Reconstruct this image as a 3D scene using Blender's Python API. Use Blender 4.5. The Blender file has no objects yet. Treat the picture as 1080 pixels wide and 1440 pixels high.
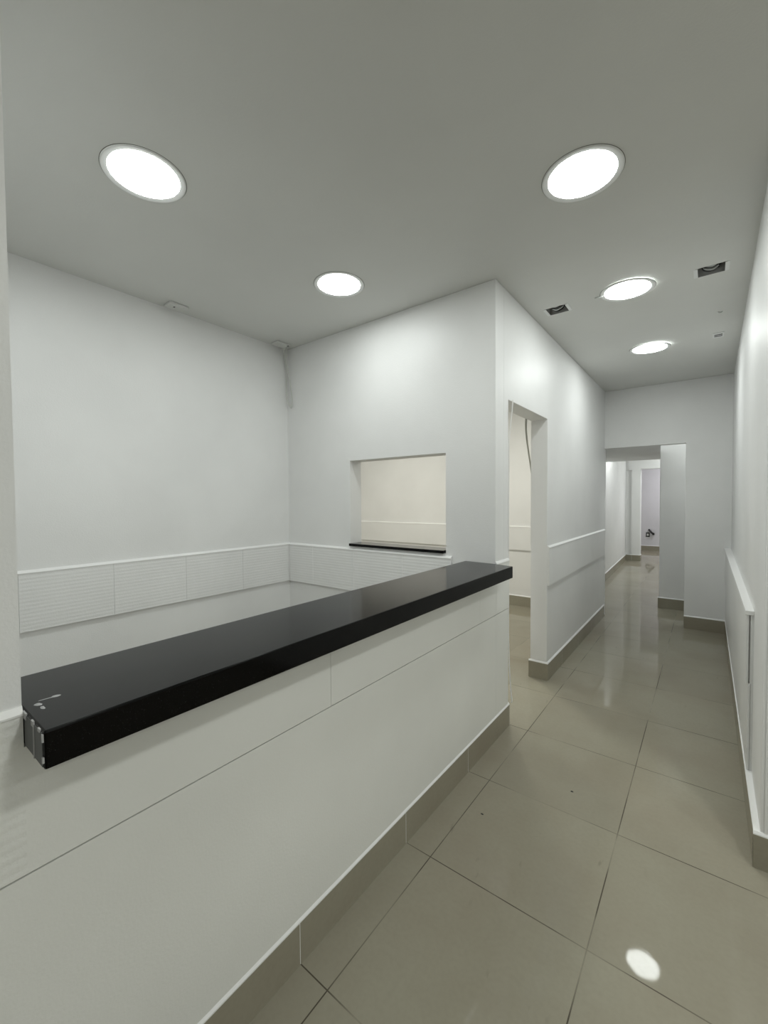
import bpy, bmesh, math, random
from mathutils import Vector, Matrix
random.seed(7)
SC = bpy.context.scene
COL = SC.collection

# ------------------------------------------------------------------ camera
F_PX, YAW, PITCH, ROLL, EYE = 590.886, 0.655732, 0.028443, 0.007007, 1.489
fw = Vector((-math.sin(YAW)*math.cos(PITCH), math.cos(YAW)*math.cos(PITCH), -math.sin(PITCH)))
rt = Vector((math.cos(YAW), math.sin(YAW), 0.0))
up = rt.cross(fw)
r2 = rt*math.cos(ROLL) - up*math.sin(ROLL)
u2 = rt*math.sin(ROLL) + up*math.cos(ROLL)
cd = bpy.data.cameras.new('camera')
cam = bpy.data.objects.new('camera', cd)
COL.objects.link(cam)
M = Matrix((r2, u2, -fw)).transposed().to_4x4()
M.translation = Vector((0, 0, EYE))
cam.matrix_world = M
cd.sensor_fit = 'HORIZONTAL'
cd.sensor_width = 36.0
cd.lens = F_PX/1080*36
cd.clip_start = 0.02
cd.clip_end = 100
SC.camera = cam

# ------------------------------------------------------------------ world, lights, exposure
w = bpy.data.worlds.new('world')
w.use_nodes = True
w.node_tree.nodes['Background'].inputs[0].default_value = (0.5, 0.55, 0.6, 1)
w.node_tree.nodes['Background'].inputs[1].default_value = 0.05
SC.world = w
SC.view_settings.view_transform = 'Standard'
SC.view_settings.look = 'None'
SC.view_settings.gamma = 1.0
SC.view_settings.use_curve_mapping = False
SC.view_settings.exposure = 0.18
LAMP = 33.0                                   # radiance of a downlight's diffuser
LAMP_COL = (0.955, 1.0, 0.975)
ZC = 2.819                                    # ceiling

def unseen_lamp(x, y, k=1.0, col=LAMP_COL, z=ZC, r=0.135):
    """round lamps of the neighbouring rooms, out of the picture, and one added to light the pillar"""
    l = bpy.data.lights.new('unseen_lamp', 'AREA')
    l.shape = 'DISK'; l.size = 2*r
    l.energy = LAMP*k*math.pi*math.pi*r*r
    l.color = col
    o = bpy.data.objects.new('unseen_lamp', l)
    o.location = (x, y, z-0.012)
    COL.objects.link(o)
LOBBY = (0.97, 1.0, 0.955)
unseen_lamp(1.0, 0.78, 2.6, LOBBY)
unseen_lamp(2.3, 0.78, 2.0, LOBBY)
unseen_lamp(1.0, -0.9, 0.7, LOBBY)
unseen_lamp(2.3, -0.9, 0.7, LOBBY)
WARM = (1.0, 0.985, 0.89)
unseen_lamp(-2.0, 4.2, 3.3, WARM)
unseen_lamp(-3.9, 4.2, 3.3, WARM)
unseen_lamp(0.28, 6.30, 0.85)  # unseen lamp, added to brighten the pillar and the floor before it
unseen_lamp(-1.12, 8.65, 2.6)
unseen_lamp(-0.15, 10.9, 2.4)
unseen_lamp(-0.30, 12.9, 3.8, (0.97, 0.96, 1.0))

# ------------------------------------------------------------------ materials
def new_mat(name):
    m = bpy.data.materials.new(name); m.use_nodes = True
    return m, m.node_tree, m.node_tree.nodes['Principled BSDF']

def plain(name, col, rough=0.5, spec=0.5, metal=0.0):
    m, nt, b = new_mat(name)
    b.inputs['Base Color'].default_value = (*col, 1)
    b.inputs['Roughness'].default_value = rough
    b.inputs['Specular IOR Level'].default_value = spec
    b.inputs['Metallic'].default_value = metal
    return m

def mth(nt, op, a=None, b=None, c=None):
    n = nt.nodes.new('ShaderNodeMath'); n.operation = op
    for i, v in enumerate((a, b, c)):
        if v is None: continue
        if isinstance(v, (int, float)): n.inputs[i].default_value = v
        else: nt.links.new(v, n.inputs[i])
    return n.outputs[0]

def noise(nt, vec, scale, detail=3.0, rough=0.5):
    n = nt.nodes.new('ShaderNodeTexNoise')
    n.inputs['Scale'].default_value = scale
    n.inputs['Detail'].default_value = detail
    n.inputs['Roughness'].default_value = rough
    nt.links.new(vec, n.inputs['Vector'])
    return n.outputs[0]

def mixc(nt, fac, a, b):
    n = nt.nodes.new('ShaderNodeMix'); n.data_type = 'RGBA'
    if isinstance(fac, (int, float)): n.inputs[0].default_value = fac
    else: nt.links.new(fac, n.inputs[0])
    for k, v in ((6, a), (7, b)):
        if isinstance(v, tuple): n.inputs[k].default_value = (*v, 1)
        else: nt.links.new(v, n.inputs[k])
    return n.outputs[2]

def ramp(nt, val, lo, hi):
    n = nt.nodes.new('ShaderNodeMapRange')
    n.inputs[1].default_value = lo; n.inputs[2].default_value = hi
    nt.links.new(val, n.inputs[0])
    return n.outputs[0]

def bump(nt, b, h, strength, dist):
    n = nt.nodes.new('ShaderNodeBump')
    n.inputs['Strength'].default_value = strength
    n.inputs['Distance'].default_value = dist
    nt.links.new(h, n.inputs['Height'])
    nt.links.new(n.outputs[0], b.inputs['Normal'])

def paint(name, col, rough=0.45, spec=0.4, grain=0.35, tint=0.03, ribs=0.0):
    """rolled wall paint: a fine orange-peel and a faint large mottling"""
    m, nt, b = new_mat(name)
    tc = nt.nodes.new('ShaderNodeTexCoord').outputs['Object']
    big = noise(nt, tc, 1.7, 4)
    dark = tuple(c*(1-tint*2) for c in col)
    nt.links.new(mixc(nt, ramp(nt, big, 0.35, 0.7), col, dark), b.inputs['Base Color'])
    b.inputs['Roughness'].default_value = rough
    b.inputs['Specular IOR Level'].default_value = spec
    h = noise(nt, tc, 140, 2)
    h = mth(nt, 'ADD', h, mth(nt, 'MULTIPLY', noise(nt, tc, 9, 3), 1.2))
    if ribs:
        sx = nt.nodes.new('ShaderNodeSeparateXYZ'); nt.links.new(tc, sx.inputs[0])
        mp = nt.nodes.new('ShaderNodeMapping'); mp.inputs['Scale'].default_value = (7, 7, 95)
        nt.links.new(tc, mp.inputs[0])
        streak = noise(nt, mp.outputs[0], 1.0, 2)
        wave = mth(nt, 'SINE', mth(nt, 'MULTIPLY', sx.outputs[2], 2*math.pi/0.021))
        h = mth(nt, 'ADD', h, mth(nt, 'MULTIPLY', mth(nt, 'ADD', mth(nt, 'MULTIPLY', wave, 0.45), streak), ribs))
    bump(nt, b, h, grain, 0.0016)
    return m

WALL = paint('white_wall_paint', (0.865, 0.867, 0.86))
CEIL = paint('ceiling_paint', (0.75, 0.755, 0.73), rough=0.7, spec=0.2, tint=0.02)
PANEL = paint('white_ribbed_panel', (0.87, 0.873, 0.865), rough=0.4, ribs=0.9, grain=0.45)
SMOOTH = paint('white_panel_paint', (0.86, 0.863, 0.855), rough=0.35, grain=0.2)
ROUGH = paint('hand_trowelled_white_panel', (0.855, 0.858, 0.825), rough=0.4, ribs=0.8, grain=0.6)
CREAM = paint('counter_paint', (0.855, 0.858, 0.825), rough=0.3, grain=0.2)
CAP = plain('white_trim', (0.90, 0.90, 0.89), 0.35)

S, GX, GY = 0.6, -0.298, 1.468
def tile_mat(name, grout=True):
    m, nt, b = new_mat(name)
    tc = nt.nodes.new('ShaderNodeTexCoord').outputs['Object']
    c1, c2 = (0.345, 0.325, 0.255), (0.305, 0.275, 0.212)
    cloud = noise(nt, tc, 1.6, 5, 0.55)
    fine = noise(nt, tc, 60, 3)
    base = mixc(nt, ramp(nt, cloud, 0.38, 0.68), c1, c2)
    base = mixc(nt, mth(nt, 'MULTIPLY', ramp(nt, fine, 0.4, 0.75), 0.12), base, (0.20, 0.185, 0.15))
    b.inputs['Specular IOR Level'].default_value = 0.10
    if grout:
        sx = nt.nodes.new('ShaderNodeSeparateXYZ'); nt.links.new(tc, sx.inputs[0])
        fx = mth(nt, 'DIVIDE', mth(nt, 'SUBTRACT', sx.outputs[0], GX), S)
        fy = mth(nt, 'DIVIDE', mth(nt, 'SUBTRACT', sx.outputs[1], GY), S)
        ds = []
        for f in (fx, fy):
            d = mth(nt, 'ABSOLUTE', mth(nt, 'SUBTRACT', f, mth(nt, 'ROUND', f)))
            ds.append(d)
        d = mth(nt, 'MINIMUM', ds[0], ds[1])
        line = mth(nt, 'LESS_THAN', d, 0.0034)
        wear = ramp(nt, noise(nt, tc, 2.3, 3), 0.38, 0.56)
        wear = mth(nt, 'ADD', mth(nt, 'MULTIPLY', wear, 0.8), 0.2)
        # one tone per tile
        cmb = nt.nodes.new('ShaderNodeCombineXYZ')
        nt.links.new(mth(nt, 'FLOOR', fx), cmb.inputs[0]); nt.links.new(mth(nt, 'FLOOR', fy), cmb.inputs[1])
        wn = nt.nodes.new('ShaderNodeTexWhiteNoise'); nt.links.new(cmb.outputs[0], wn.inputs['Vector'])
        base = mixc(nt, mth(nt, 'MULTIPLY', wn.outputs[0], 0.22), base, (0.225, 0.215, 0.175))
        # scuffs
        mp = nt.nodes.new('ShaderNodeMapping'); mp.inputs['Scale'].default_value = (26, 9, 1); mp.inputs['Rotation'].default_value = (0, 0, 0.7)
        nt.links.new(tc, mp.inputs[0])
        sc = mth(nt, 'MULTIPLY', ramp(nt, noise(nt, mp.outputs[0], 1.0, 3), 0.68, 0.78), ramp(nt, noise(nt, tc, 2.1, 2), 0.5, 0.62))
        base = mixc(nt, mth(nt, 'MULTIPLY', sc, 0.35), base, (0.09, 0.085, 0.07))
        base = mixc(nt, mth(nt, 'MULTIPLY', line, wear), base, (0.085, 0.074, 0.055))
        ro = mth(nt, 'ADD', mth(nt, 'MULTIPLY', fine, 0.02), 0.025)
        nt.links.new(mth(nt, 'ADD', ro, mth(nt, 'MULTIPLY', line, 0.5)), b.inputs['Roughness'])
        bump(nt, b, mth(nt, 'ADD', noise(nt, tc, 35, 2), mth(nt, 'MULTIPLY', line, -4)), 0.04, 0.001)
    else:
        b.inputs['Roughness'].default_value = 0.22
    nt.links.new(base, b.inputs['Base Color'])
    return m
FLOOR = tile_mat('polished_beige_tile')
BASET = tile_mat('beige_baseboard_tile', False)

def granite():
    m, nt, b = new_mat('black_granite')
    tc = nt.nodes.new('ShaderNodeTexCoord').outputs['Object']
    sp = ramp(nt, noise(nt, tc, 420, 2), 0.66, 0.74)
    nt.links.new(mixc(nt, sp, (0.0015, 0.0015, 0.0016), (0.025, 0.025, 0.025)), b.inputs['Base Color'])
    nt.links.new(mth(nt, 'ADD', mth(nt, 'MULTIPLY', noise(nt, tc, 5, 4), 0.12), 0.07), b.inputs['Roughness'])
    b.inputs['Specular IOR Level'].default_value = 0.16
    return m
GRANITE = granite()
PLASTIC = plain('white_plastic', (0.82, 0.83, 0.82), 0.35)
CORDW = plain('white_cord', (0.66, 0.67, 0.63), 0.5)
GROOVE = plain('dark_groove', (0.16, 0.155, 0.13), 0.8)  # one dark tone for the panel grooves and downlight rings
DARK = plain('dark_rubber', (0.015, 0.015, 0.015), 0.5)
STEEL = plain('galvanised_steel', (0.42, 0.42, 0.41), 0.45, 0.5, 0.2)
WIREG = plain('grey_wire', (0.66, 0.68, 0.66), 0.45)
WIREB = plain('black_wire', (0.02, 0.02, 0.02), 0.45)
STRIPG = plain('grey_strip', (0.40, 0.40, 0.36), 0.5)
WHITEP = plain('dried_white_paint', (0.42, 0.42, 0.42), 0.6)
SCUFF = plain('worn_granite_edge', (0.10, 0.105, 0.105), 0.55)
FARW = paint('glossy_lilac_white_paint', (0.74, 0.735, 0.755), rough=0.2, grain=0.12)

def glow(k):
    m = bpy.data.materials.new('lamp_diffuser'); m.use_nodes = True
    nt = m.node_tree; nt.nodes.clear()
    e = nt.nodes.new('ShaderNodeEmission'); o = nt.nodes.new('ShaderNodeOutputMaterial')
    e.inputs[0].default_value = (*LAMP_COL, 1); e.inputs[1].default_value = LAMP*k
    nt.links.new(e.outputs[0], o.inputs[0])
    return m

# ------------------------------------------------------------------ mesh helpers
def tag(o, label=None, cat=None, group=None, kind=None):
    if label: o['label'] = label
    if cat: o['category'] = cat
    if group: o['group'] = group
    if kind: o['kind'] = kind
    return o

def link(name, bm, mat, parent=None, bevel=0.0, smooth=False):
    bmesh.ops.recalc_face_normals(bm, faces=bm.faces)
    me = bpy.data.meshes.new(name); bm.to_mesh(me); bm.free()
    me.materials.append(mat)
    if smooth:
        for p in me.polygons: p.use_smooth = True
    o = bpy.data.objects.new(name, me); COL.objects.link(o)
    if parent: o.parent = parent
    if bevel:
        md = o.modifiers.new('bevel', 'BEVEL'); md.width = bevel; md.segments = 2
        md.limit_method = 'ANGLE'
    return o

def empty(name, loc=(0, 0, 0)):
    o = bpy.data.objects.new(name, None); o.location = loc
    o.empty_display_size = 0.05
    COL.objects.link(o)
    return o

def box(bm, x0, y0, z0, x1, y1, z1):
    vs = [bm.verts.new(p) for p in ((x0,y0,z0),(x1,y0,z0),(x1,y1,z0),(x0,y1,z0),(x0,y0,z1),(x1,y0,z1),(x1,y1,z1),(x0,y1,z1))]
    for f in ((0,3,2,1),(4,5,6,7),(0,1,5,4),(1,2,6,5),(2,3,7,6),(3,0,4,7)):
        bm.faces.new([vs[i] for i in f])

def prism(bm, pts, z0, z1):
    a = [bm.verts.new((x, y, z0)) for x, y in pts]
    b = [bm.verts.new((x, y, z1)) for x, y in pts]
    n = len(pts)
    bm.faces.new(a[::-1]); bm.faces.new(b)
    for i in range(n):
        j = (i+1) % n
        bm.faces.new((a[i], a[j], b[j], b[i]))

def cells(xs, ys, zs, solid):
    """a block of masonry on a grid of breaks, with the empty cells left out (doors, windows, holes)"""
    bm = bmesh.new(); V = {}
    def v(i, j, k):
        if (i, j, k) not in V: V[i, j, k] = bm.verts.new((xs[i], ys[j], zs[k]))
        return V[i, j, k]
    nx, ny, nz = len(xs)-1, len(ys)-1, len(zs)-1
    def s(i, j, k):
        if not (0 <= i < nx and 0 <= j < ny and 0 <= k < nz): return False
        return solid((xs[i]+xs[i+1])/2, (ys[j]+ys[j+1])/2, (zs[k]+zs[k+1])/2)
    for i in range(nx):
        for j in range(ny):
            for k in range(nz):
                if not s(i, j, k): continue
                if not s(i-1,j,k): bm.faces.new((v(i,j,k),v(i,j,k+1),v(i,j+1,k+1),v(i,j+1,k)))
                if not s(i+1,j,k): bm.faces.new((v(i+1,j,k),v(i+1,j+1,k),v(i+1,j+1,k+1),v(i+1,j,k+1)))
                if not s(i,j-1,k): bm.faces.new((v(i,j,k),v(i+1,j,k),v(i+1,j,k+1),v(i,j,k+1)))
                if not s(i,j+1,k): bm.faces.new((v(i,j+1,k),v(i,j+1,k+1),v(i+1,j+1,k+1),v(i+1,j+1,k)))
                if not s(i,j,k-1): bm.faces.new((v(i,j,k),v(i,j+1,k),v(i+1,j+1,k),v(i+1,j,k)))
                if not s(i,j,k+1): bm.faces.new((v(i,j,k+1),v(i+1,j,k+1),v(i+1,j+1,k+1),v(i,j+1,k+1)))
    return bm

def tube(bm, pts, r, seg=8, r1=None):
    pts = [Vector(p) for p in pts]
    # smooth the polyline (Catmull-Rom)
    out = []
    for i in range(len(pts)-1):
        p0 = pts[max(i-1, 0)]; p1 = pts[i]; p2 = pts[i+1]; p3 = pts[min(i+2, len(pts)-1)]
        for k in range(6):
            t = k/6
            out.append(0.5*((2*p1)+(p2-p0)*t+(2*p0-5*p1+4*p2-p3)*t*t+(3*p1-p0-3*p2+p3)*t**3))
    out.append(pts[-1])
    rings = []; prev = None
    for i, p in enumerate(out):
        d = (out[min(i+1, len(out)-1)]-out[max(i-1, 0)]).normalized()
        if prev is None:
            a = d.orthogonal().normalized()
        else:
            a = (prev - d*prev.dot(d)).normalized()
        prev = a; b = d.cross(a)
        rr = r if r1 is None else r+(r1-r)*i/(len(out)-1)
        rings.append([bm.verts.new(p+(a*math.cos(2*math.pi*k/seg)+b*math.sin(2*math.pi*k/seg))*rr) for k in range(seg)])
    for i in range(len(rings)-1):
        for k in range(seg):
            bm.faces.new((rings[i][k], rings[i][(k+1) % seg], rings[i+1][(k+1) % seg], rings[i+1][k]))
    bm.faces.new(rings[0][::-1]); bm.faces.new(rings[-1])

def lathe(bm, prof, seg=64):
    rings = []
    for r, z in prof:
        if r < 1e-6: rings.append([bm.verts.new((0, 0, z))])
        else: rings.append([bm.verts.new((r*math.cos(2*math.pi*k/seg), r*math.sin(2*math.pi*k/seg), z)) for k in range(seg)])
    for a, b in zip(rings, rings[1:]):
        for k in range(seg):
            j = (k+1) % seg
            if len(a) == 1: bm.faces.new((a[0], b[k], b[j]))
            elif len(b) == 1: bm.faces.new((a[k], b[0], a[j]))
            else: bm.faces.new((a[k], b[k], b[j], a[j]))

def struct(name, bm, mat, label, cat, bevel=0.0, parent=None):
    o = link(name, bm, mat, parent, bevel)
    return tag(o, label, cat, None, 'structure')

# ------------------------------------------------------------------ key planes
XC, YW, XL, YE = -1.028, 2.455, -2.959, 5.88     # corridor wall, hatch wall, left wall, end wall
YD0, YD1, ZD = 2.666, 3.512, 2.132               # side doorway
YP, T = 0.203, 0.135

# ------------------------------------------------------------------ floor and ceiling
bm = bmesh.new(); box(bm, -5.4, -3.2, -0.1, 3.3, 14.3, 0.0)
struct('floor', bm, FLOOR, 'polished beige square floor tiles running down the corridor', 'floor')

BOX_L, BOX_R = (-0.852, 3.13), (0.003, 3.146)     # open ceiling boxes
HB, WB = 0.062, 0.074
LIGHTS = [(-1.835, 0.80), (-1.818, 1.925), (-0.425, 1.905), (-0.42, 3.105), (-0.42, 4.42)]
holes = [(x-WB, x+WB, y-HB, y+HB) for x, y in (BOX_L, BOX_R)]
xs = sorted([-5.4, 3.3]+[v for h in holes for v in h[:2]])
ys = sorted([-3.2, 14.3]+[v for h in holes for v in h[2:]])
def ceil_solid(x, y, z):
    return not any(a < x < b and c < y < d for a, b, c, d in holes)
struct('ceiling', cells(xs, ys, [ZC, ZC+0.12], ceil_solid), CEIL, 'flat white painted ceiling over the counter room and corridor', 'ceiling')

# ------------------------------------------------------------------ walls
bm = bmesh.new(); box(bm, XL-0.12, 0.06, 0, XL, YW, ZC)
struct('wall_left', bm, WALL, 'white wall left of the counter room with a ribbed dado band', 'wall')

WX0, WX1, WZ0, WZ1 = -2.224, -1.373, 1.131, 1.796
ZSIL = 1.131
struct('wall_hatch', cells([-5.2, WX0, WX1, XC-T, XC], [YW, YW+T], [0, WZ0, WZ1, ZC],
       lambda x, y, z: not (WX0 < x < WX1 and WZ0 < z < WZ1)), WALL,
       'white wall with an open serving hatch behind the black counter', 'wall', 0.003)
struct('wall_corridor', cells([XC-T, XC], [YW+T, YD0, YD1, YE], [0, ZD, ZC],
       lambda x, y, z: not (YD0 < y < YD1 and z < ZD)), WALL,
       'white corridor wall pierced by a tall side doorway', 'wall', 0.003)
# left pillar / wall end the counter runs into, and the wall behind it
bm = bmesh.new(); box(bm, XC-0.30, -3.0, 0, XC, YP, ZC)
struct('wall_near', bm, WALL, 'white wall end at the left edge of the photo, beside the near end of the counter', 'wall')
bm = bmesh.new(); box(bm, XL, 0.06, 0, XC-0.30, YP-0.02, ZC)
struct('wall_return', bm, WALL, 'white wall closing the counter room at its near end', 'wall')
# room behind the hatch
bm = bmesh.new(); box(bm, -5.2, 5.765, 0, XC-T, YE, ZC)
struct('wall_back', bm, WALL, 'cream lit wall seen through the hatch and the side doorway', 'wall')
bm = bmesh.new(); box(bm, -5.32, YW, 0, -5.2, YE, ZC)
struct('wall_side', bm, WALL, 'white far side wall of the room behind the hatch', 'wall')
# right wall of the corridor
XR0, XR1 = 0.184, 0.212
YR = 2.22
bm = bmesh.new(); prism(bm, [(XR0, YR), (2.9, YR), (2.9, YR+0.15), (XR0+0.4, YR+0.15), (XR1+0.4, YE+0.12), (XR1, YE+0.12)], 0, ZC)
struct('wall_right', bm, WALL, 'white right-hand corridor wall with a low ledge', 'wall', 0.003)
# end wall with wide opening
XH, ZH = -0.198, 2.112
struct('wall_end', cells([XC-T, XC, XH, XR1], [YE, YE+0.10], [0, ZH, ZC],
       lambda x, y, z: not (XC < x < XH and z < ZH)), WALL,
       'white end wall of the corridor around a wide opening', 'wall', 0.003)
# passage beyond
bm = bmesh.new(); prism(bm, [(-1.62, YE+0.10), (-0.447, YE+0.10), (-0.508, 6.768), (-0.508, 8.06), (-1.62, 8.06)], ZH, ZC)
struct('beam', bm, WALL, 'deep lowered white ceiling beam just beyond the corridor opening', 'beam')
bm = bmesh.new(); box(bm, -0.507, 6.77, 0, 0.5, 7.2, ZC)
struct('pillar', bm, WALL, 'square white pillar standing behind the right side of the corridor opening', 'pillar', 0.006)
bm = bmesh.new(); prism(bm, [(-1.372, YE+0.10), (-1.542, 11.45), (-1.70, 11.45), (-1.53, YE+0.10)], 0, ZC)
struct('wall_passage', bm, WALL, 'white left wall of the passage beyond the opening', 'wall')
# wall across with an opening on its right, a shallow recess at its left
ZL = 2.178
struct('wall_far', cells([-1.75, -1.545, -1.43, -1.25, 0.5], [11.55, 11.585, 11.75], [0, 2.16, ZL, ZC],
       lambda x, y, z: not (x > -1.25 and z < ZL) and not (-1.545 < x < -1.43 and y < 11.585 and z < 2.16)), WALL,
       'narrow white wall far down the passage with a recess and an opening', 'wall')
bm = bmesh.new(); box(bm, -2.2, 14.0, 0, 0.6, 14.12, ZC)
struct('wall_far_end', bm, FARW, 'lilac white glossy wall at the very end of the passage', 'wall')
bm = bmesh.new(); box(bm, 0.5, YE+0.1, 0, 0.6, 14.12, ZC)
struct('wall_passage_right', bm, WALL, 'white right wall of the passage, behind the pillar', 'wall')
bm = bmesh.new(); box(bm, -2.3, 11.55, 0, -2.2, 14.12, ZC)
struct('wall_far_left', bm, WALL, 'white left wall of the last room', 'wall')
# lobby behind the camera
bm = bmesh.new(); box(bm, 2.9, -3.0, 0, 3.0, YR+0.15, ZC)
struct('wall_lobby', bm, WALL, 'white side wall of the lobby to the right of the camera', 'wall')
bm = bmesh.new(); box(bm, XC-0.3, -3.12, 0, 3.0, -3.0, ZC)
struct('wall_front', bm, WALL, 'white wall of the lobby behind the camera', 'wall')

# ------------------------------------------------------------------ baseboards of tile with a white bead
def strip_pts(p0, p1, n, th):
    a = Vector((*p0, 0)); b = Vector((*p1, 0)); nn = Vector((*n, 0)).normalized()*th
    return [(v.x, v.y) for v in (a, b, b+nn, a+nn)]

def bead(a, b, n, t0, t1, z0, z1, parent, name):
    """a chamfered white bead: deeper at its foot, running back to the wall at its top"""
    bm = bmesh.new()
    a = Vector((*a, 0)); b = Vector((*b, 0)); nn = Vector((*n, 0)).normalized()
    A = []
    for p in (a, b):
        A.append([bm.verts.new(q) for q in (p+Vector((0,0,z0)), p+nn*t0+Vector((0,0,z0)), p+nn*t0+Vector((0,0,z0+0.004)), p+nn*t1+Vector((0,0,z1)), p+Vector((0,0,z1)))])
    bm.faces.new(A[0]); bm.faces.new(A[1][::-1])
    for k in range(5): bm.faces.new((A[0][k], A[1][k], A[1][(k+1)%5], A[0][(k+1)%5]))
    return link(name, bm, CAP, parent)

def baseboard(name, p0, p1, n, label, h=0.136, first=0.6, parent=None):
    a = Vector(p0); b = Vector(p1); d = (b-a); L = d.length; d.normalize()
    bm = bmesh.new(); s = 0.0; e = min(first, L)
    while s < L-1e-4:
        g = 0.0012
        prism(bm, strip_pts(a+d*(s+(g if s else 0)), a+d*(e-(g if e < L else 0)), n, 0.011), 0, h)
        s = e; e = min(e+0.597, L)
    if parent is None:
        o = struct(name, bm, BASET, label, 'baseboard')
    else:
        o = link(name, bm, BASET, parent)
    k = bead(a, b, n, 0.0105, 0.004, h, h+0.013, o, 'white_bead')
    if L > first:
        bm = bmesh.new(); prism(bm, strip_pts(a, b, n, 0.0107), 0.002, h-0.001)
        link('joint_filler', bm, CAP, o)
    return o

baseboard('baseboard_corridor', (XC, YD1), (XC, YE), (1, 0), 'beige tile baseboard along the corridor wall', first=0.42)
baseboard('baseboard_jamb', (XC-T-0.011, YD1), (XC+0.011, YD1), (0, -1), 'beige tile baseboard wrapping the side doorway jamb', first=1)
baseboard('baseboard_end', (XH, YE), (XR1, YE), (0, -1), 'beige tile baseboard on the end wall right of the opening', first=1)
baseboard('baseboard_pillar', (-0.518, 6.77), (0.5, 6.77), (0, -1), 'beige tile baseboard at the foot of the pillar', first=1)
bm = bmesh.new(); prism(bm, [(0.163, YR), (XR0, YR), (XR1, YE-0.012), (0.166, YE-0.012)], 0, 0.137)
o = struct('baseboard_right', bm, BASET, 'beige tile baseboard along the right corridor wall', 'baseboard')
bm = bmesh.new(); prism(bm, [(0.163, YR), (XR0, YR), (XR1, YE-0.012), (0.166, YE-0.012)], 0.137, 0.148)
link('white_bead', bm, CAP, o)
baseboard('baseboard_lobby', (XR0-0.022, YR), (2.9, YR), (0, -1), 'beige tile baseboard at the wall corner on the right edge', first=0.7)
baseboard('baseboard_back', (-5.2, 5.765), (XC-T, 5.765), (0, -1), 'beige tile baseboard seen through the side doorway')
baseboard('baseboard_passage', (-1.372, YE+0.10), (-1.540, 11.45), (1, -0.02), 'beige tile baseboard along the passage left wall')
baseboard('baseboard_far', (-1.545, 11.55), (-1.24, 11.55), (0, -1), 'short beige tile baseboard far down the passage', first=0.125)
baseboard('baseboard_far_return', (-1.25, 11.55), (-1.25, 11.75), (1, 0), 'beige tile baseboard round the far opening')
baseboard('baseboard_far_end', (-2.2, 14.0), (0.5, 14.0), (0, -1), 'beige tile baseboard on the lilac white end wall')

# ------------------------------------------------------------------ dado bands
def dado(name, p0, p1, n, z0, z1, th, label, mat=PANEL, pitch=None, off=0.0, cap=True):
    a = Vector(p0); b = Vector(p1); d = b-a; L = d.length; d.normalize()
    bm = bmesh.new()
    cuts = [0.0]
    if pitch:
        s = off
        while s < L-0.02:
            if s > 0.02: cuts.append(s)
            s += pitch
    cuts.append(L)
    zt = z1-(0.017 if cap else 0)
    for s, e in zip(cuts, cuts[1:]):
        prism(bm, strip_pts(a+d*(s+(0.0006 if s > 0 else 0)), a+d*(e-(0.0006 if e < L else 0)), n, th), z0, zt)
    o = struct(name, bm, mat, label, 'dado panel')
    if cap:
        bead(a, b, n, th+0.003, 0.003, zt, z1, o, 'top_bead')
    return o

dado('trim_1', (XL, YP), (XL, YW), (1, 0), 0.782, 1.118, 0.020, 'white ribbed dado band along the left wall', pitch=0.461, off=1.043-YP-0.461)
dado('trim_2', (XL+0.024, YW), (-1.325, YW), (0, -1), 0.782, 1.118, 0.020, 'white ribbed dado band under the serving hatch', pitch=0.461, off=0.3)
dado('trim_3', (XC, YD1+0.004), (XC, YE), (1, 0), 0.782, 1.106, 0.016, 'white dado band on the corridor wall past the doorway', SMOOTH)
dado('trim_4', (XC, YW), (XC, YD0), (1, 0), 0.780, 1.104, 0.007, 'short white dado piece between the counter end and the doorway', CREAM)
dado('trim_11', (XC, YW), (XC, YD0-0.014), (1, 0), 0.148, 0.7755, 0.0055, 'short white panel below the dado piece at the counter end', CREAM, cap=False)
dado('trim_13', (XC, -3.0), (XC, YP), (1, 0), 0.148, 0.7755, 0.0055, 'white panel below the rough dado band on the wall end at the left edge', CREAM, cap=False)
dado('trim_14', (XC, -3.0), (XC, YP), (1, 0), 0.7757, 0.7798, 0.0008, 'thin dark groove between the panels on the wall end at the left edge', GROOVE, cap=False)
dado('trim_12', (XC, YW), (XC, YD0-0.014), (1, 0), 0.7757, 0.7798, 0.0008, 'thin dark groove between the two panels at the counter end', GROOVE, cap=False)
dado('trim_5', (XC, -3.0), (XC, YP), (1, 0), 0.780, 1.104, 0.007, 'rough white dado band on the wall end at the left edge', ROUGH)
dado('trim_6', (-5.2, 5.765), (XC-T, 5.765), (0, -1), 0.782, 1.118, 0.022, 'cream dado band on the wall behind the hatch', SMOOTH)
# right wall: two layers of panel under a ledge
YL = 2.695
def rx(y): return XR0+(XR1-XR0)*(y-YR)/(YE-YR)
def skin(name, xf, xk, z0, z1, label, dep):
    bm = bmesh.new()
    prism(bm, [(xf, YL), (xf+0.008, YL), (xf+0.010, YE), (xf+0.002, YE)], z0, z1)
    prism(bm, [(xf+0.008, YL+dep), (xk, YL+dep), (xk+0.002, YE), (xf+0.010, YE)], z0, z1)
    prism(bm, [(xk, YL+0.002), (rx(YL)+0.002, YL+0.002), (rx(YE), YE), (xk+0.002, YE)], z0, z1)
    struct(name, bm, SMOOTH, label, 'dado panel')
skin('trim_7', 0.160, 0.175, 0.579, 0.917, 'white wainscot panel under the ledge on the right wall', 0.016)
skin('trim_8', 0.168, 0.179, 0.148, 0.579, 'lower white wainscot panel above the right baseboard', 0.005)
bm = bmesh.new(); prism(bm, [(0.154, YL-0.008), (rx(YL), YL-0.008), (rx(YE), YE), (0.154, YE)], 0.917, 0.938)
struct('trim_9', bm, CAP, 'bright white ledge running along the right corridor wall', 'ledge', 0.002)
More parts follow.
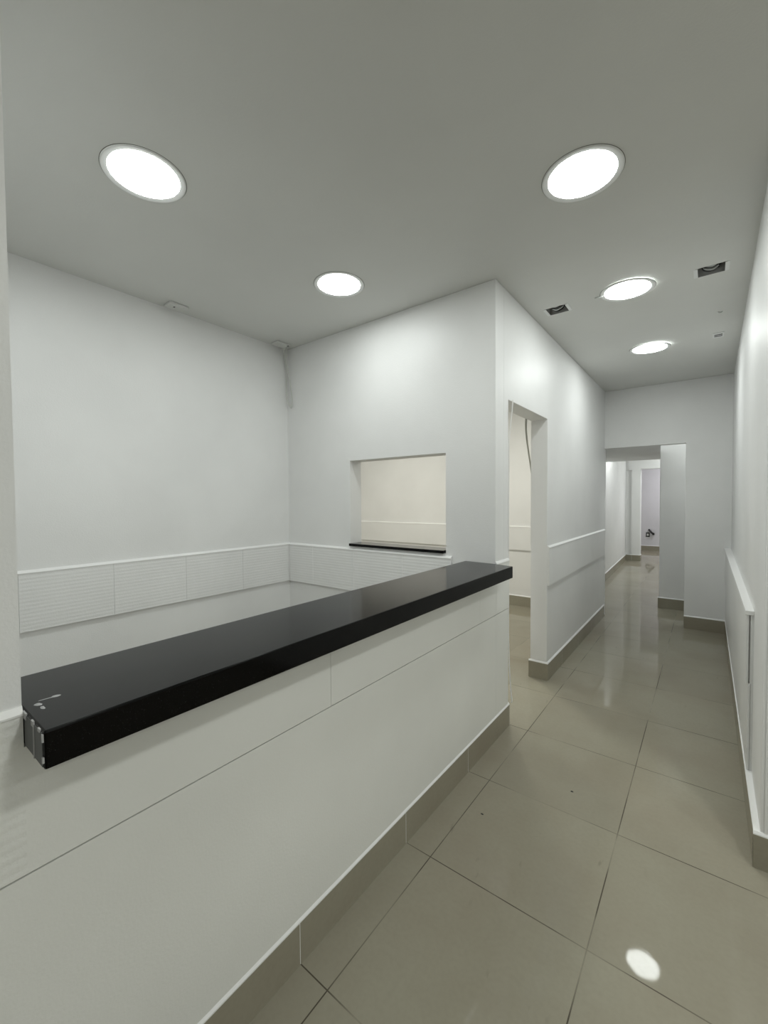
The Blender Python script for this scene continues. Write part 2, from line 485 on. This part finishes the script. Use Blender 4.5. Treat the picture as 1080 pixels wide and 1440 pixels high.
bm = bmesh.new(); prism(bm, [(XR0+0.012, YR-0.004), (XR0+0.022, YR-0.004), (XR0+0.022, YR), (XR0+0.012, YR)], 0.148, ZC)
struct('trim_10', bm, SMOOTH, 'thin upright white edge strip at the right wall corner', 'trim')

# ------------------------------------------------------------------ reception counter
ctr = empty('reception_counter', (XC-0.1, 1.33, 0))
tag(ctr, 'long low white reception counter wall with a beige tile foot under the black slab', 'counter')
def local(o, root):
    o.matrix_parent_inverse = Matrix.Translation(-Vector(root.location)); return o
bm = bmesh.new(); box(bm, -1.195, YP, 0, XC, YW-0.001, 1.026)
local(link('body', bm, CREAM, ctr), ctr)
bm = bmesh.new()
for a, b in ((YP, 1.02), (1.02, 2.22), (2.22, YW-0.001)):
    box(bm, XC, a+(0.0006 if a > YP else 0), 0.780, XC+0.007, b-0.0006, 1.0255)
local(link('upper_panel', bm, CREAM, ctr), ctr)
bm = bmesh.new(); box(bm, XC, YP, 0.148, XC+0.0055, YW-0.001, 0.7755)
local(link('lower_panel', bm, CREAM, ctr), ctr)
bm = bmesh.new(); box(bm, XC, YP, 0.7757, XC+0.0008, YW-0.001, 0.7798)
local(link('groove', bm, GROOVE, ctr), ctr)
o = baseboard('tile_foot', (XC, YP), (XC, YW-0.001), (1, 0), '', first=0.866-YP, parent=ctr); local(o, ctr)
baseboard('baseboard_doorway', (XC, YW), (XC, YD0), (1, 0), 'short beige tile baseboard between the counter foot and the side doorway', first=0.205)
# wall piece below the dado between counter and doorway keeps the counter's foot line
baseboard('baseboard_near', (XC, -3.0), (XC, YP-0.001), (1, 0), 'beige tile baseboard at the foot of the wall end on the left')

# black granite slab
XF, XB, ZS0, ZS1 = -0.899, -1.229, 1.0265, 1.095
slab = empty('granite_countertop', (-1.06, 1.33, ZS0))
tag(slab, 'long thick black granite countertop slab lying on the white reception counter', 'countertop')
bm = bmesh.new()
prism(bm, [(XB, YP+0.002), (XF, YP+0.002), (XF, 2.405), (-1.02, 2.436), (XB, YW-0.003)], ZS0, ZS1)
s_ = local(link('slab', bm, GRANITE, slab, 0.004), slab)
def blob(bm, cx, cy, cz, rx_, ry_, rz_, n=10, seed=0):
    rr = random.Random(seed)
    ring = []
    for k in range(n):
        a = 2*math.pi*k/n; s = rr.uniform(0.7, 1.2)
        ring.append(bm.verts.new((cx+rx_*s*math.cos(a), cy+ry_*s*math.sin(a), cz)))
    top = bm.verts.new((cx, cy, cz+rz_))
    for k in range(n): bm.faces.new((ring[k], ring[(k+1) % n], top))
bm = bmesh.new()
blob(bm, -1.030, 0.228, ZS1, 0.009, 0.006, 0.0012, seed=1)
blob(bm, -1.008, 0.230, ZS1, 0.008, 0.004, 0.0015, seed=2)
blob(bm, -1.046, 0.262, ZS1, 0.007, 0.008, 0.0012, seed=4)
prism(bm, [(-1.048, 0.234), (-1.046, 0.232), (-1.043, 0.262), (-1.046, 0.263)], ZS1, ZS1+0.0006)
o = local(link('paint_splash', bm, WHITEP, slab), slab); o['label'] = 'dried white paint splash'
y0 = YP+0.0005
for x, z, a, b in ((-0.953, (ZS0+ZS1)/2, 0.002, 0.031), (-1.012, ZS1-0.006, 0.010, 0.006), (-0.960, ZS1-0.004, 0.006, 0.005),
                   (-0.920, ZS1-0.003, 0.005, 0.003), (-0.902, ZS1-0.012, 0.002, 0.007), (-0.902, ZS0+0.018, 0.0025, 0.005)):
    bm = bmesh.new(); box(bm, x-a, y0-0.0008, z-b, x+a, y0+0.002, z+b)
    o = local(link('edge_chip', bm, WHITEP, slab), slab); o['label'] = 'pale chip on the near cut end'
bm = bmesh.new(); box(bm, -1.018, YP+0.0011, ZS0+0.004, -0.906, YP+0.0025, ZS1-0.004)
o = local(link('raw_end', bm, SCUFF, slab), slab); o['label'] = 'dull grey unpolished cut end'

# ------------------------------------------------------------------ serving hatch sill
bm = bmesh.new(); box(bm, WX0+0.002, YW-0.022, WZ0+0.0005, WX1-0.008, YW+T+0.015, WZ0+0.0205)
tag(link('hatch_sill', bm, GRANITE, None, 0.003), 'thin black granite sill lying in the bottom of the serving hatch', 'sill')

# ------------------------------------------------------------------ downlights
def downlight(label, x, y, tilt=(0, 0), drop=0.0, k=1.0):
    t = empty('ceiling_downlight', (x, y, ZC-drop))
    tag(t, label, 'ceiling light', 'round recessed ceiling lights')
    t.rotation_euler = (tilt[0], tilt[1], 0)
    bm = bmesh.new()
    lathe(bm, [(0.1295, 0.0), (0.1295, -0.0012), (0.131, -0.0015), (0.149, -0.0050), (0.1522, -0.0050), (0.1540, -0.0025), (0.1540, 0.0)], 96)
    link('rim', bm, PLASTIC, t, smooth=True)
    bm = bmesh.new(); lathe(bm, [(0.1300, -0.0014), (0.10, -0.0017), (0.0, -0.0018)], 96)
    link('diffuser', bm, glow(k), t, smooth=True)
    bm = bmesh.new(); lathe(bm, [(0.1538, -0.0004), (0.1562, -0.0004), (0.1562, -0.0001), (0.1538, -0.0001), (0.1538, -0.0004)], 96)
    link('rim_shade_ring', bm, GROOVE, t)  # dark-coloured ring puts in the shade of the gap round the rim
    return t
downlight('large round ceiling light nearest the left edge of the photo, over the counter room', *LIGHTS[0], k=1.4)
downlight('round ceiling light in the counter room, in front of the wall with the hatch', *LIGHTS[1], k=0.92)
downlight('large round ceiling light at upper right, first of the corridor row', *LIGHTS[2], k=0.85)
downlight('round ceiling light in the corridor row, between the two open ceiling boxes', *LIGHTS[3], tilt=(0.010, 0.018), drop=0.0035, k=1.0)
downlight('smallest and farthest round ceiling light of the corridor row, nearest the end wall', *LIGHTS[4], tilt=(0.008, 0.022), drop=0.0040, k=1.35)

# ------------------------------------------------------------------ open ceiling boxes with loose wires
def ceiling_box(label, x, y, seed):
    t = empty('ceiling_junction_box', (x, y, ZC))
    tag(t, label, 'ceiling box', 'open ceiling boxes with loose wires')
    a, b, h, th = WB-0.001, HB-0.001, 0.052, 0.0015
    bm = bmesh.new()
    box(bm, -a, -b, h, a, b, h+th)
    box(bm, -a, -b, 0.0, -a+th, b, h); box(bm, a-th, -b, 0.0, a, b, h)
    box(bm, -a+th, -b, 0.0, a-th, -b+th, h); box(bm, -a+th, b-th, 0.0, a-th, b, h)
    link('steel_shell', bm, STEEL, t)
    for sx in (-1, 1):
        bm = bmesh.new()
        x0, x1 = sorted((sx*(a-0.010), sx*(a+0.010)))
        box(bm, x0, -b*0.95, -0.002, x1, b*0.95, -0.0003)
        link('mounting_tab', bm, PLASTIC, t)
    rr = random.Random(seed)
    for k, m in enumerate((WIREG, WIREB, WIREG, WIREB)):
        bm = bmesh.new()
        y0 = -b*0.55+k*0.022
        tube(bm, [(-a*0.75+rr.uniform(0, .02), y0, 0.050), (-a*0.45, y0-0.006, 0.018), (0.0+rr.uniform(-.01, .01), y0-0.010+rr.uniform(-.01, .01), 0.006),
                  (a*0.42, y0-0.004, 0.018), (a*0.3+rr.uniform(0, .02), y0+0.016, 0.036), (a*0.7, y0+0.010, 0.050)], 0.0042 if k % 2 == 0 else 0.005, 7)
        link('wire', bm, m, t, smooth=True)
ceiling_box('open steel ceiling box with loose wires, left of the corridor lights above the doorway wall', *BOX_L, seed=3)
ceiling_box('open steel ceiling box with loose wires, larger one beside the right wall', *BOX_R, seed=5)

# little slotted plate further along
t = empty('ceiling_vent', (0.056, 4.415, ZC))
tag(t, 'tiny white slotted plate on the corridor ceiling near the right wall', 'ceiling vent')
bm = bmesh.new(); box(bm, -0.037, -0.058, -0.007, 0.037, 0.058, -0.0003)
link('plate', bm, PLASTIC, t, 0.002)
for y in (-0.018, 0.020):
    bm = bmesh.new(); box(bm, -0.026, y-0.010, -0.0078, 0.026, y+0.010, -0.0068)
    link('slot', bm, DARK, t)
bm = bmesh.new(); tube(bm, [(0.046, 3.876, ZC-0.002), (0.058, 3.882, ZC-0.008), (0.070, 3.880, ZC-0.004)], 0.004, 6)  # small bent tube made up to stand for a dark ceiling dent
tag(link('ceiling_dent_stub', bm, WIREG, None, smooth=True), 'tiny stub standing for a dark dent in the ceiling just before the slotted plate', 'wire')

# blank cover plates along the left wall
def plate(label, x, y, dots):
    t = empty('ceiling_cover_plate', (x, y, ZC))
    tag(t, label, 'cover plate', 'blank ceiling cover plates')
    bm = bmesh.new(); box(bm, -0.043, -0.062, -0.016, 0.043, 0.062, -0.003)
    box(bm, -0.036, -0.055, -0.003, 0.036, 0.055, -0.0003)
    link('plate', bm, CEIL, t)
    for dx, dy, w_ in dots:
        bm = bmesh.new(); box(bm, dx-w_, dy-w_*0.6, -0.0168, dx+w_, dy+w_*0.6, -0.0158)
        link('knockout', bm, DARK, t)
plate('blank ceiling cover plate by the left wall, nearer the camera, without a cord', -2.872, 1.438, [(0.0, -0.015, 0.008)])
plate('blank ceiling cover plate in the far left corner, above the hanging cord', -2.872, 2.318, [(0.032, 0.052, 0.011)])
bm = bmesh.new(); tube(bm, [(-0.138, 0, 0), (-0.16, -0.004, -0.003), (-0.185, -0.004, -0.001)], 0.004, 6)
o = tag(link('light_clip_wire', bm, WIREG, None, smooth=True), 'short wire end at the left of the light between the open boxes', 'wire')
o.location = (LIGHTS[3][0], LIGHTS[3][1]-0.01, ZC-0.004)

# white cord hanging in the corner
bm = bmesh.new()
tube(bm, [(-2.900, 2.372, ZC-0.004), (-2.925, 2.400, 2.74), (-2.938, 2.428, 2.63), (-2.940, 2.430, 2.50), (-2.932, 2.428, 2.39),
          (-2.908, 2.436, 2.315), (-2.890, 2.440, 2.30), (-2.880, 2.440, 2.34), (-2.884, 2.438, 2.42), (-2.900, 2.432, 2.55), (-2.905, 2.412, 2.68), (-2.890, 2.392, ZC-0.004)], 0.0045, 8)
tag(link('electric_cable', bm, CORDW, None, smooth=True), 'thin pale cord looping down the far left corner from the ceiling plate', 'cord')

# ------------------------------------------------------------------ doorway bits
def ribbon(name, pts, wx, wy, mat, label, cat):
    bm = bmesh.new(); rings = []
    for x, y, z in pts:
        rings.append([bm.verts.new((x+a, y+b, z)) for a, b in ((-wx, -wy), (wx, -wy), (wx, wy), (-wx, wy))])
    for a, b in zip(rings, rings[1:]):
        for k in range(4): bm.faces.new((a[k], a[(k+1) % 4], b[(k+1) % 4], b[k]))
    bm.faces.new(rings[0][::-1]); bm.faces.new(rings[-1])
    return tag(link(name, bm, mat), label, cat)
ribbon('corner_bead', [(-1.000, YD0+0.006, 2.128), (-1.006, YD0+0.006, 2.06), (-1.014, YD0+0.005, 1.99), (-1.021, YD0+0.004, 1.92), (-1.0255, YD0+0.003, 1.85),
                       (-1.0265, YD0+0.003, 1.4), (-1.0265, YD0+0.003, 0.62), (-1.0245, YD0+0.004, 0.50), (-1.020, YD0+0.005, 0.36), (-1.013, YD0+0.006, 0.25), (-1.004, YD0+0.007, 0.16), (-1.006, YD0+0.006, 0.150)],
       0.0025, 0.0028, CAP, 'thin white corner strip bowing off the left edge of the side doorway', 'corner strip')
bm = bmesh.new()
tube(bm, [(-1.172, 3.438, 2.19), (-1.190, 3.470, 2.10), (-1.200, 3.520, 2.00), (-1.203, 3.570, 1.90), (-1.200, 3.615, 1.78), (-1.190, 3.650, 1.62), (-1.172, 3.670, 1.40)], 0.009, 8, 0.006)
tag(link('ceiling_cable', bm, STRIPG, None, smooth=True), 'grey cable curving down from the top of the side doorway', 'cable')

# ------------------------------------------------------------------ outlet with plug on the far wall
t = empty('wall_outlet', (-1.326, 14.0, 0.455))
tag(t, 'small wall outlet with a dark face on the lilac white wall at the passage end', 'outlet')
bm = bmesh.new(); box(bm, -0.045, -0.012, -0.062, 0.045, -0.0003, 0.062); link('frame', bm, DARK, t, 0.003)
bm = bmesh.new(); box(bm, -0.020, -0.016, -0.030, 0.022, -0.012, 0.030); link('socket_face', bm, PLASTIC, t)
bm = bmesh.new(); tube(bm, [(-1.30, 13.985, 0.60), (-1.262, 13.95, 0.56), (-1.225, 13.94, 0.515), (-1.185, 13.96, 0.485)], 0.026, 8)
box(bm, -1.215, 13.93, 0.455, -1.165, 13.999, 0.510)
tag(link('power_plug', bm, DARK, None), 'black plug lead sticking out beside the far wall outlet', 'plug')

# ------------------------------------------------------------------ crumbs
def crumb(label, x, y, seed):
    bm = bmesh.new(); blob(bm, 0, 0, 0, 0.008, 0.005, 0.004, 8, seed)
    bm.faces.new([v for v in bm.verts][:8][::-1])
    o = link('floor_crumb', bm, DARK); o.location = (x, y, 0.0004)
    tag(o, label, 'crumb', 'dark crumbs on the floor tiles')
crumb('dark crumb on the floor tile nearest the counter foot', -0.827, 1.82, 3)
crumb('dark crumb on the floor tile in the middle of the corridor', -0.529, 2.238, 6)
